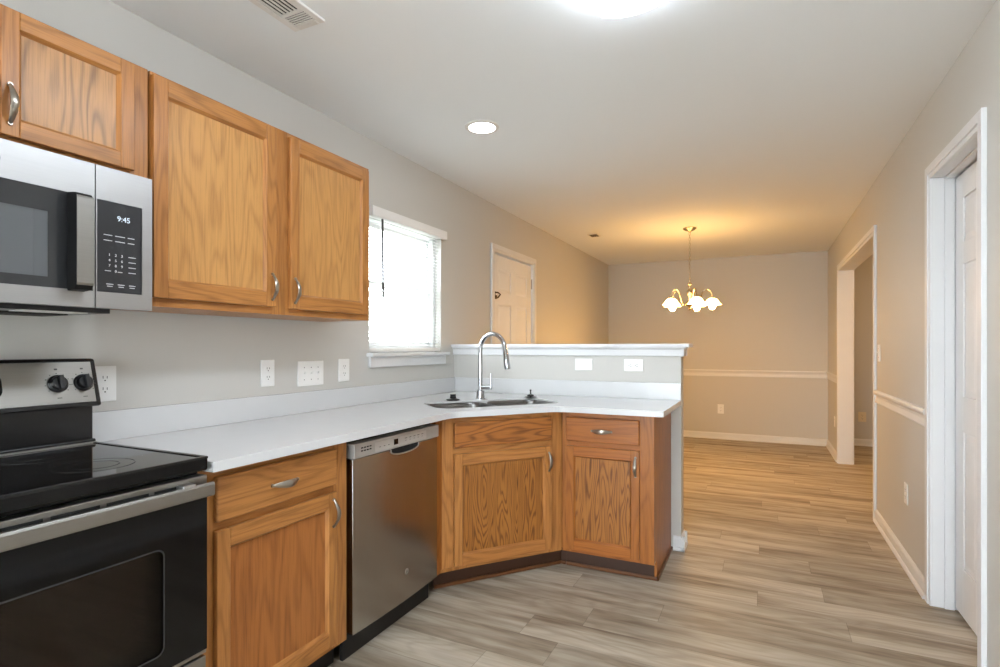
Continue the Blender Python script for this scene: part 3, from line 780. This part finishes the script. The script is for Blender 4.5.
MB().box(-.02, dl + .034, .058, .070, 0, .020).prism([loc2(x, y) for x, y in ((-1.040, 2.953), (-1.0085, 2.953), (-1.0085, 2.965), (-1.040, 2.965))], 0, .020).build('shoe_moulding', 'shoe', sb, bevel=.005)

# peninsula end cabinet
PYF = 2.890; PX0, PX1 = -1.008, -.508
pc = thing('base_cabinet', 'oak base cabinet at the open end of the peninsula with plain side panel', 'cabinet', (PX0, PYF, 0), 0)
cw = PX1 - PX0; pd = YH - PYF - .004
MB().box(.002, cw - .012, .019, pd, .105, ZC).build('body', 'oak_v', pc)
face_frame(pc, cw, .105, ZC, [(0, .05), (cw - .075, cw)], [(.105, .145), (.685, .728), (.850, ZC)], ('oak_red', 'oak_red_h'))
drawer(pc, .028, cw - .073, .720, .852, mat='oak_red_h')
cab_door(pc, .028, cw - .073, .124, .694, sw=.043, handle=(cw - .092, .610), mats=('oak_red', 'oak_red_h', 'oak_flame'))
ep = MB().add([(cw - .012, 0.019, .105), (cw - .012, 0.019, ZC), (cw - .012, pd, ZC), (cw - .012, pd, 0), (cw - .012, .075, 0), (cw - .012, .075, .105),
               (cw, 0.019, .105), (cw, 0.019, ZC), (cw, pd, ZC), (cw, pd, 0), (cw, .075, 0), (cw, .075, .105)],
              [(0, 1, 2, 3, 4, 5), (11, 10, 9, 8, 7, 6), (0, 6, 7, 1), (1, 7, 8, 2), (2, 8, 9, 3), (3, 9, 10, 4), (4, 10, 11, 5), (5, 11, 6, 0)])
ep.build('end_panel', 'oak_red', pc)
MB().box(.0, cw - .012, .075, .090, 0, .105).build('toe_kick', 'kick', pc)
MB().box(.0, cw + .012, .063, .075, 0, .020).box(cw, cw + .012, .063, pd, 0, .020).build('shoe_moulding', 'shoe', pc, bevel=.005)

# ------------------------------------------------------------------ countertop with undermount sink
ZT = .914; CX = -1.390; CYF = 2.815
n2 = Vector((math.sin(ang), -math.cos(ang)))            # outward normal of the diagonal
P1 = A + n2 * .050; dv = (B - A).normalized()
ta = (CX - P1.x) / dv.x; Ca = P1 + dv * ta               # diagonal front edge meets the left run
tb = (CYF - P1.y) / dv.y; Cb = P1 + dv * tb
CXE = -.448
def fillet(prev, cur, nxt, r_, n=6):
    a = (prev - cur).normalized(); b_ = (nxt - cur).normalized()
    p0, p2 = cur + a * r_, cur + b_ * r_
    return [p0 * (1 - t) ** 2 + cur * 2 * t * (1 - t) + p2 * t * t for t in [i / n for i in range(n + 1)]]
out = [Vector((XL + .002, 1.030)), Vector((CX, 1.030))]
out += fillet(Vector((CX, 1.03)), Ca, Cb, .06)
out += fillet(Ca, Cb, Vector((CXE, CYF)), .06)
out += fillet(Cb, Vector((CXE, CYF)), Vector((CXE, YH)), .012)
out += [Vector((CXE, YH - .001)), Vector((XL + .002, YH - .001))]
S0 = Vector((-1.412, 2.824))   # sink centre
SW, SD = .755, .345
def sk(u, v): p = S0 + dv * u + n2 * v; return (p.x, p.y)
hole = [Vector(sk(u, v)) for u, v in rrect(-SW / 2, SW / 2, -SD / 2, SD / 2, .085, 8)]
bm = bmesh.new()
def loop(pts):
    vs = [bm.verts.new((p.x, p.y, ZT)) for p in pts]
    return [bm.edges.new((vs[i], vs[(i + 1) % len(vs)])) for i in range(len(vs))]
es = loop(out) + loop(hole)
bmesh.ops.triangle_fill(bm, use_beauty=True, use_dissolve=False, edges=es)
for fc_ in bm.faces:
    if fc_.normal.z < 0: fc_.normal_flip()
r_ = bmesh.ops.extrude_face_region(bm, geom=list(bm.faces))
for v in [g_ for g_ in r_['geom'] if isinstance(g_, bmesh.types.BMVert)]: v.co.z -= .030
bmesh.ops.recalc_face_normals(bm, faces=bm.faces)
me = bpy.data.meshes.new('countertop'); bm.to_mesh(me); bm.free(); me.materials.append(M['quartz'])
ctop = bpy.data.objects.new('countertop', me); C.objects.link(ctop)
tag(ctop, 'white quartz L-shaped countertop with diagonal corner on the oak base cabinets', 'countertop')
bv = ctop.modifiers.new('bevel', 'BEVEL'); bv.width = .003; bv.segments = 2; bv.limit_method = 'ANGLE'; bv.angle_limit = math.radians(50)
MB().box(XL + .001, XL + .021, 1.030, YH - .001, ZT, ZT + .102).build('backsplash', 'quartz', ctop, bevel=.002)
MB().box(XL + .021, CXE, YH - .021, YH - .001, ZT, ZT + .102).build('backsplash', 'quartz', ctop, bevel=.002)

sink = thing('kitchen_sink', 'double-bowl stainless sink set under the corner of the countertop', 'sink', (S0.x, S0.y, ZT - .008), ang)
# local frame: x along the diagonal, y toward the wall corner
def bowl(x0, x1, y0, y1, depth, rr_):
    mb = MB(); loops = []
    for ins, z in ((0, 0), (.0025, -.002), (.005, -.012), (.012, -depth + .03), (.035, -depth)):
        loops.append([(x, y, z) for x, y in rrect(x0 + ins, x1 - ins, y0 + ins, y1 - ins, max(rr_ - max(ins, 0), .01), 8)])
    n = len(loops[0]); vs = sum(loops, []); fs = []
    for k in range(len(loops) - 1):
        for i in range(n): fs.append((k * n + i, k * n + (i + 1) % n, (k + 1) * n + (i + 1) % n, (k + 1) * n + i))
    fs.append(tuple(range((len(loops) - 1) * n, len(loops) * n)))
    mb.add(vs, fs); return mb
for x0, x1 in ((-SW / 2 + .002, -.012), (.012, SW / 2 - .002)):
    bo = bowl(x0, x1, -SD / 2 + .002, SD / 2 - .002, .21, .083).build('bowl', 'sink', sink, smooth=True, recalc=False)
    so = bo.modifiers.new('solid', 'SOLIDIFY'); so.thickness = .0015
    MB().lathe([(.045, -.208), (.042, -.204), (.030, -.206), (.028, -.215), (0, -.216)], ((x0 + x1) / 2, .02, 0), 24, closed=False).build('drain', 'chrome', bo, smooth=True)

MB().prism([(-.012, -SD / 2 + .004), (.012, -SD / 2 + .004), (.055, -SD / 2 + .004), (.018, -SD / 2 + .04), (.012, -SD / 2 + .09), (.012, SD / 2 - .09), (.018, SD / 2 - .04), (.055, SD / 2 - .004), (-.055, SD / 2 - .004), (-.018, SD / 2 - .04), (-.012, SD / 2 - .09), (-.012, -SD / 2 + .09), (-.018, -SD / 2 + .04), (-.055, -SD / 2 + .004)], -.022, -.012).build('divider', 'sink', sink, bevel=.004)

# faucet
fa = thing('faucet', 'chrome gooseneck pull-down faucet behind the corner sink', 'faucet', (-1.582, 3.000, ZT), math.atan2(-.24, .97))
MB().lathe([(.031, 0), (.031, .004), (.026, .008), (.0245, .03), (.0245, .052), (.018, .056), (.0, .056)], n=24, closed=False).build('base', 'chrome', fa, smooth=True)
pts = [(0, 0, .05), (0, 0, .12), (0, 0, .20), (0, 0, .28)]
R_ = .098
for i in range(1, 15):
    a = PI * i / 15; pts.append((R_ - R_ * math.cos(a), 0, .305 + (R_) * math.sin(a) * 1.0))
pts.append((2 * R_ + .004, 0, .29))
MB().tube(pts, .0135, 16).build('spout', 'chrome', fa, smooth=True)
MB().tube([(2 * R_ + .003, 0, .300), (2 * R_ + .010, 0, .255), (2 * R_ + .020, 0, .198), (2 * R_ + .021, 0, .190)], [.0155, .0175, .0195, .017], 16).build('spray_head', 'chrome', fa, smooth=True)
hl = MB().tube([(.012, 0, .075), (.082, .006, .075)], .0135, 16).tube([(.078, .006, .068), (.082, .006, .085), (.080, .006, .160)], [.010, .008, .0055], 12)
hl.build('lever_handle', 'chrome', fa, smooth=True)

def strainer(label, loc, mat1, mat2, tall):
    o = thing('sink_strainer', label, 'sink strainer', loc, 0, None)
    MB().lathe([(.0, 0), (.036, 0), (.041, .004), (.041, .008), (.030, .012), (.022, .014), (0, .014)], n=28, closed=False).build('flange', mat1, o, smooth=True)
    if tall: MB().lathe([(.020, .013), (.024, .020), (.014, .024), (.005, .026), (.004, .044), (.007, .048), (.006, .053), (0, .054)], n=20, closed=False).build('knob', mat2, o, smooth=True)
    else: MB().lathe([(.021, .013), (.017, .030), (.019, .034), (.018, .038), (0, .038)], n=20, closed=False).build('knob', mat2, o, smooth=True)
    return o
strainer('black rubber sink strainer resting on counter left of the faucet', (-1.690, 2.850, ZT), 'black_plastic', 'black_plastic', False)
strainer('chrome sink strainer with pointed knob resting on counter right of the faucet', (-1.330, 3.205, ZT), 'chrome', 'black_plastic', True)

# ------------------------------------------------------------------ wall plates
def duplex(parent, w_, h_, horizontal=False, mat='white_plastic'):
    for s_ in (-1, 1):
        q_ = .0195 * s_
        pts = rrect(-.0165, .0165, -.0145, .0145, .012, 5)
        rc = MB().extrude([((p[0] + q_, p[1]) if horizontal else (p[0], p[1] + q_)) for p in (pts if not horizontal else [(b_, a) for a, b_ in pts])], lambda t, p: (p[0], (-.0075, 0)[t], p[1])).build('receptacle', mat, parent)
        sl_ = MB()
        def add(x0, x1, z0, z1):
            if horizontal: x0, x1, z0, z1 = z0 , z1, x0, x1
            dx, dz = ((q_, 0) if horizontal else (0, q_))
            sl_.box(x0 + dx, x1 + dx, -.0079, -.006, z0 + dz, z1 + dz)
        add(-.0075, -.0055, -.001, .008); add(.0055, .0075, -.001, .007); add(-.0022, .0022, -.010, -.006)
        sl_.build('slots', 'slot', rc)
    MB().lathe([(.003, -.0068), (.003, 0)], (0, 0, 0), 10, 'y').build('screw', mat, parent)
def plate(name, label, cat, loc, rz, w_, h_, kind, mat='white_plastic', horizontal=False):
    o = thing(name, label, cat, loc, rz)
    W_, H_ = (h_, w_) if horizontal else (w_, h_)
    MB().box(-W_ / 2, W_ / 2, -.006, 0, -H_ / 2, H_ / 2).build('cover_plate', mat, o, bevel=.003)
    if kind == 'duplex': duplex(o, w_, h_, horizontal, mat)
    elif kind.startswith('switch'):
        k = int(kind[6:]); 
        for i in range(k):
            x = (i - (k - 1) / 2) * .046
            t_ = MB().box(x - .005, x + .005, -.0068, -.005, -.012, .012).build('toggle_slot', 'almond' if mat == 'almond' else 'white_plastic', o)
            MB().extrude([(-.006, -.004), (-.006, .006), (-.017, .011), (-.018, .007)], lambda t, p: ((x - .0035, x + .0035)[t], p[0], p[1])).build('toggle', mat, o)
            for z in (-.03, .03): MB().lathe([(.0028, -.0068), (.0028, 0)], (x, 0, z), 8, 'y').build('screw', 'grey_print', o)
    elif kind == 'rocker':
        MB().box(-.0165, .0165, -.009, -.004, -.033, .033).build('rocker', mat, o, bevel=.002)
    elif kind == 'blank':
        for x in (-.04, .04): MB().lathe([(.003, -.0068), (.003, 0)], (x if horizontal else 0, 0, 0 if horizontal else x), 10, 'y').build('screw', mat, o)
    return o
plate('wall_outlet', 'white duplex outlet on wall just right of the range backguard', 'outlet', (XL, 1.100, 1.110), LEFT, .076, .122, 'duplex')
plate('wall_outlet', 'white duplex outlet on wall between range and triple switch', 'outlet', (XL, 1.787, 1.117), LEFT, .076, .122, 'duplex')
plate('light_switch', 'wide white triple toggle switch plate above the left counter', 'switch', (XL, 2.052, 1.105), LEFT, .172, .124, 'switch3')
plate('wall_outlet', 'white duplex outlet on wall between triple switch and window', 'outlet', (XL, 2.292, 1.112), LEFT, .082, .122, 'duplex')
plate('blank_plate', 'blank white cover plate on half wall right of the faucet', 'wall plate', (-1.060, YH, 1.122), 0, .077, .118, 'blank', horizontal=True)
plate('wall_outlet', 'white duplex outlet set sideways on the half wall', 'outlet', (-.736, YH, 1.122), 0, .077, .120, 'duplex', horizontal=True)
plate('wall_outlet', 'white duplex outlet low on the far dining wall', 'outlet', (-.514, YF, .403), 0, .078, .124, 'duplex')
plate('wall_outlet', 'white duplex outlet below chair rail on right wall near the door', 'outlet', (XR, 3.760, .412), RIGHT, .074, .118, 'duplex')
plate('wall_outlet', 'white duplex outlet on right wall in the far dining corner', 'outlet', (XR, 7.16, .40), RIGHT, .074, .118, 'duplex')
plate('light_switch', 'white single light switch on right wall beside cased opening', 'switch', (XR, 4.555, 1.195), RIGHT, .074, .118, 'switch1')
plate('wall_outlet', 'almond outlet on the hall wall seen through cased opening', 'outlet', (1.118, HALL_Y1, .362), 0, .085, .122, 'duplex', 'almond')

# ------------------------------------------------------------------ ceiling things
# large flush fixture with a pillowed lens
fx = thing('ceiling_light', 'long fluorescent ceiling light with white wraparound lens above the kitchen', 'ceiling light', (-.387, 1.2235, H), 0)
FW, FL = .284, 1.22
MB().box(-FW / 2 + .01, FW / 2 - .01, -FL / 2 + .01, FL / 2 - .01, -.012, 0).build('housing', 'vent', fx)
prof_l = [(-FW / 2, -.010), (-FW / 2 + .030, -.075)]
for i in range(1, 12):
    t = -1 + 2 * i / 12.0; prof_l.append((t * (FW / 2 - .030), -.075 - .022 * (1 - t * t)))
prof_l += [(FW / 2 - .030, -.075), (FW / 2, -.010)]
MB().extrude(prof_l, lambda t, p: (p[0], (-FL / 2, FL / 2)[t], p[1])).build('lens', 'lens', fx, bevel=.003)
hl_ = thing('ceiling_light', 'unseen round ceiling light added to brighten the hall beyond the opening', 'ceiling light', (1.9, 6.4, H), 0)  # out-of-view lamp, added to lift the dark hall wall
MB().lathe([(.15, 0), (.155, -.012), (.15, -.02), (.0, -.02)], n=32, closed=False).build('base', 'brass', hl_, smooth=True)
MB().lathe([(.14, -.02), (.13, -.05), (.09, -.078), (.04, -.09), (0, -.092)], n=32, closed=False).build('globe', 'hall_fill', hl_, smooth=True)
# recessed can
rl = thing('recessed_light', 'small round recessed ceiling light over the sink corner', 'ceiling light', (-1.384, 2.644, H), 0)
MB().lathe([(.072, -.001), (.072, -.006), (.092, -.004), (.094, 0)], n=36, closed=False).build('trim_ring', 'vent', rl, smooth=True)
MB().lathe([(0, -.010), (.04, -.008), (.072, -.004)], n=36, closed=False).build('lamp', 'recess_glow', rl, smooth=True)

# supply register
vt = thing('ceiling_vent', 'white louvred ceiling vent above the left wall cabinets', 'vent', (-1.524, 1.355, H), 0)
VW, VL = .150, .345
fr = MB()
for a, b_, cc, d_ in ((-VW / 2, -VW / 2 + .026, -VL / 2, VL / 2), (VW / 2 - .026, VW / 2, -VL / 2, VL / 2), (-VW / 2 + .026, VW / 2 - .026, -VL / 2, -VL / 2 + .026), (-VW / 2 + .026, VW / 2 - .026, VL / 2 - .026, VL / 2), (-VW / 2 + .026, VW / 2 - .026, .078, .092), (-VW / 2 + .026, VW / 2 - .026, -.092, -.078)): fr.box(a, b_, cc, d_, -.009, 0)
fr.build('frame', 'vent', vt, bevel=.003)
MB().box(-VW / 2 + .02, VW / 2 - .02, -VL / 2 + .02, VL / 2 - .02, -.002, -.0005).build('duct_opening', 'dark', vt)
lv = MB()
for k in range(6):
    x = -VW / 2 + .031 + k * .0172
    lv.box(x, x + .0075, -.078, .078, -.0085, -.0055)
for y0, y1, sg in ((.093, VL / 2 - .027, 1), (-VL / 2 + .027, -.093, -1)):
    for k in range(5):
        y = y0 + (y1 - y0) * (k + .3) / 5
        lv.box(-VW / 2 + .026, VW / 2 - .026, y, y + .0050, -.0085, -.0055)
lv.build('louvres', 'vent', vt)
# small round grille near the far left of the dining ceiling
sv = thing('ceiling_vent', 'small ceiling grille over the dining area near the left wall', 'vent', (-1.63, 5.70, H), 0)
MB().box(-.055, .055, -.075, .075, -.010, 0).build('frame', 'vent', sv, bevel=.004)
lv = MB()
for k in range(6): lv.box(-.042, .042, -.058 + k * .021, -.047 + k * .021, -.0112, -.0095)
lv.build('louvres', 'slot', sv)

# chandelier
CHX, CHY = -.668, 5.797
ch = thing('chandelier', 'five-arm metal chandelier with white glass shades hanging in dining area', 'chandelier', (CHX, CHY, 1.625), 0)
zt = H - 1.625
MB().lathe([(.064, zt), (.066, zt - .008), (.050, zt - .022), (.018, zt - .034), (.008, zt - .046), (0, zt - .048)], n=28, closed=False).build('canopy', 'brass', ch, smooth=True)
cn = MB(); z = zt - .044; k = 0
while z > .30:
    pts = [(.0085 * math.cos(2 * PI * i / 12), 0, z - .015 + .017 * math.sin(2 * PI * i / 12)) for i in range(13)]
    if k % 2: pts = [(0, p[0], p[2]) for p in pts]
    cn.tube(pts, .0022, 5, caps=False); z -= .027; k += 1
cn.build('chain', 'brass', ch)
MB().lathe([(0, .305), (.006, .303), (.010, .285), (.006, .272), (.018, .262), (.021, .245), (.011, .232), (.0105, .205), (.026, .190), (.030, .165), (.020, .140), (.012, .125), (.012, .085), (.030, .070), (.040, .050), (.032, .030), (.014, .018), (.010, .005), (.014, -.004), (.008, -.016), (0, -.018)], n=24, closed=False).build('column', 'brass', ch, smooth=True)
for j in range(5):
    a = math.atan2(-CHY, -CHX) + math.radians(17 + 72 * j); ca, sa = math.cos(a), math.sin(a); RR = .212
    pr = [(.020, .055), (.050, .035), (.085, .055), (.105, .11), (.125, .165), (.160, .190), (.195, .170), (RR, .125), (RR, .105)]
    # smooth the arm
    sm = []
    for i in range(len(pr) - 1):
        p0, p1, p2, p3 = pr[max(i - 1, 0)], pr[i], pr[i + 1], pr[min(i + 2, len(pr) - 1)]
        for t in (0, .25, .5, .75):
            q_ = []
            for d_ in (0, 1):
                q_.append(.5 * ((2 * p1[d_]) + (-p0[d_] + p2[d_]) * t + (2 * p0[d_] - 5 * p1[d_] + 4 * p2[d_] - p3[d_]) * t * t + (-p0[d_] + 3 * p1[d_] - 3 * p2[d_] + p3[d_]) * t ** 3))
            sm.append(q_)
    sm.append(pr[-1])
    am = MB().tube([(x * ca, x * sa, z) for x, z in sm], .0052, 8).build('arm', 'brass', ch, smooth=True)
    c0 = (RR * ca, RR * sa, 0)
    MB().lathe([(.008, .118), (.022, .112), (.024, .095), (.020, .088)], c0, 18, closed=False).build('socket_cup', 'brass', am, smooth=True)
    sh = MB().lathe([(.022, .098), (.034, .094), (.051, .080), (.065, .058), (.076, .042), (.087, .034)], c0, 32, closed=False).build('shade', 'shade', ch, smooth=True)
    MB().lathe([(.012, .088), (.016, .070), (.028, .050), (.033, .026), (.029, .004), (.016, -.010), (0, -.013)], c0, 20, closed=False).build('bulb', 'bulb', sh, smooth=True)
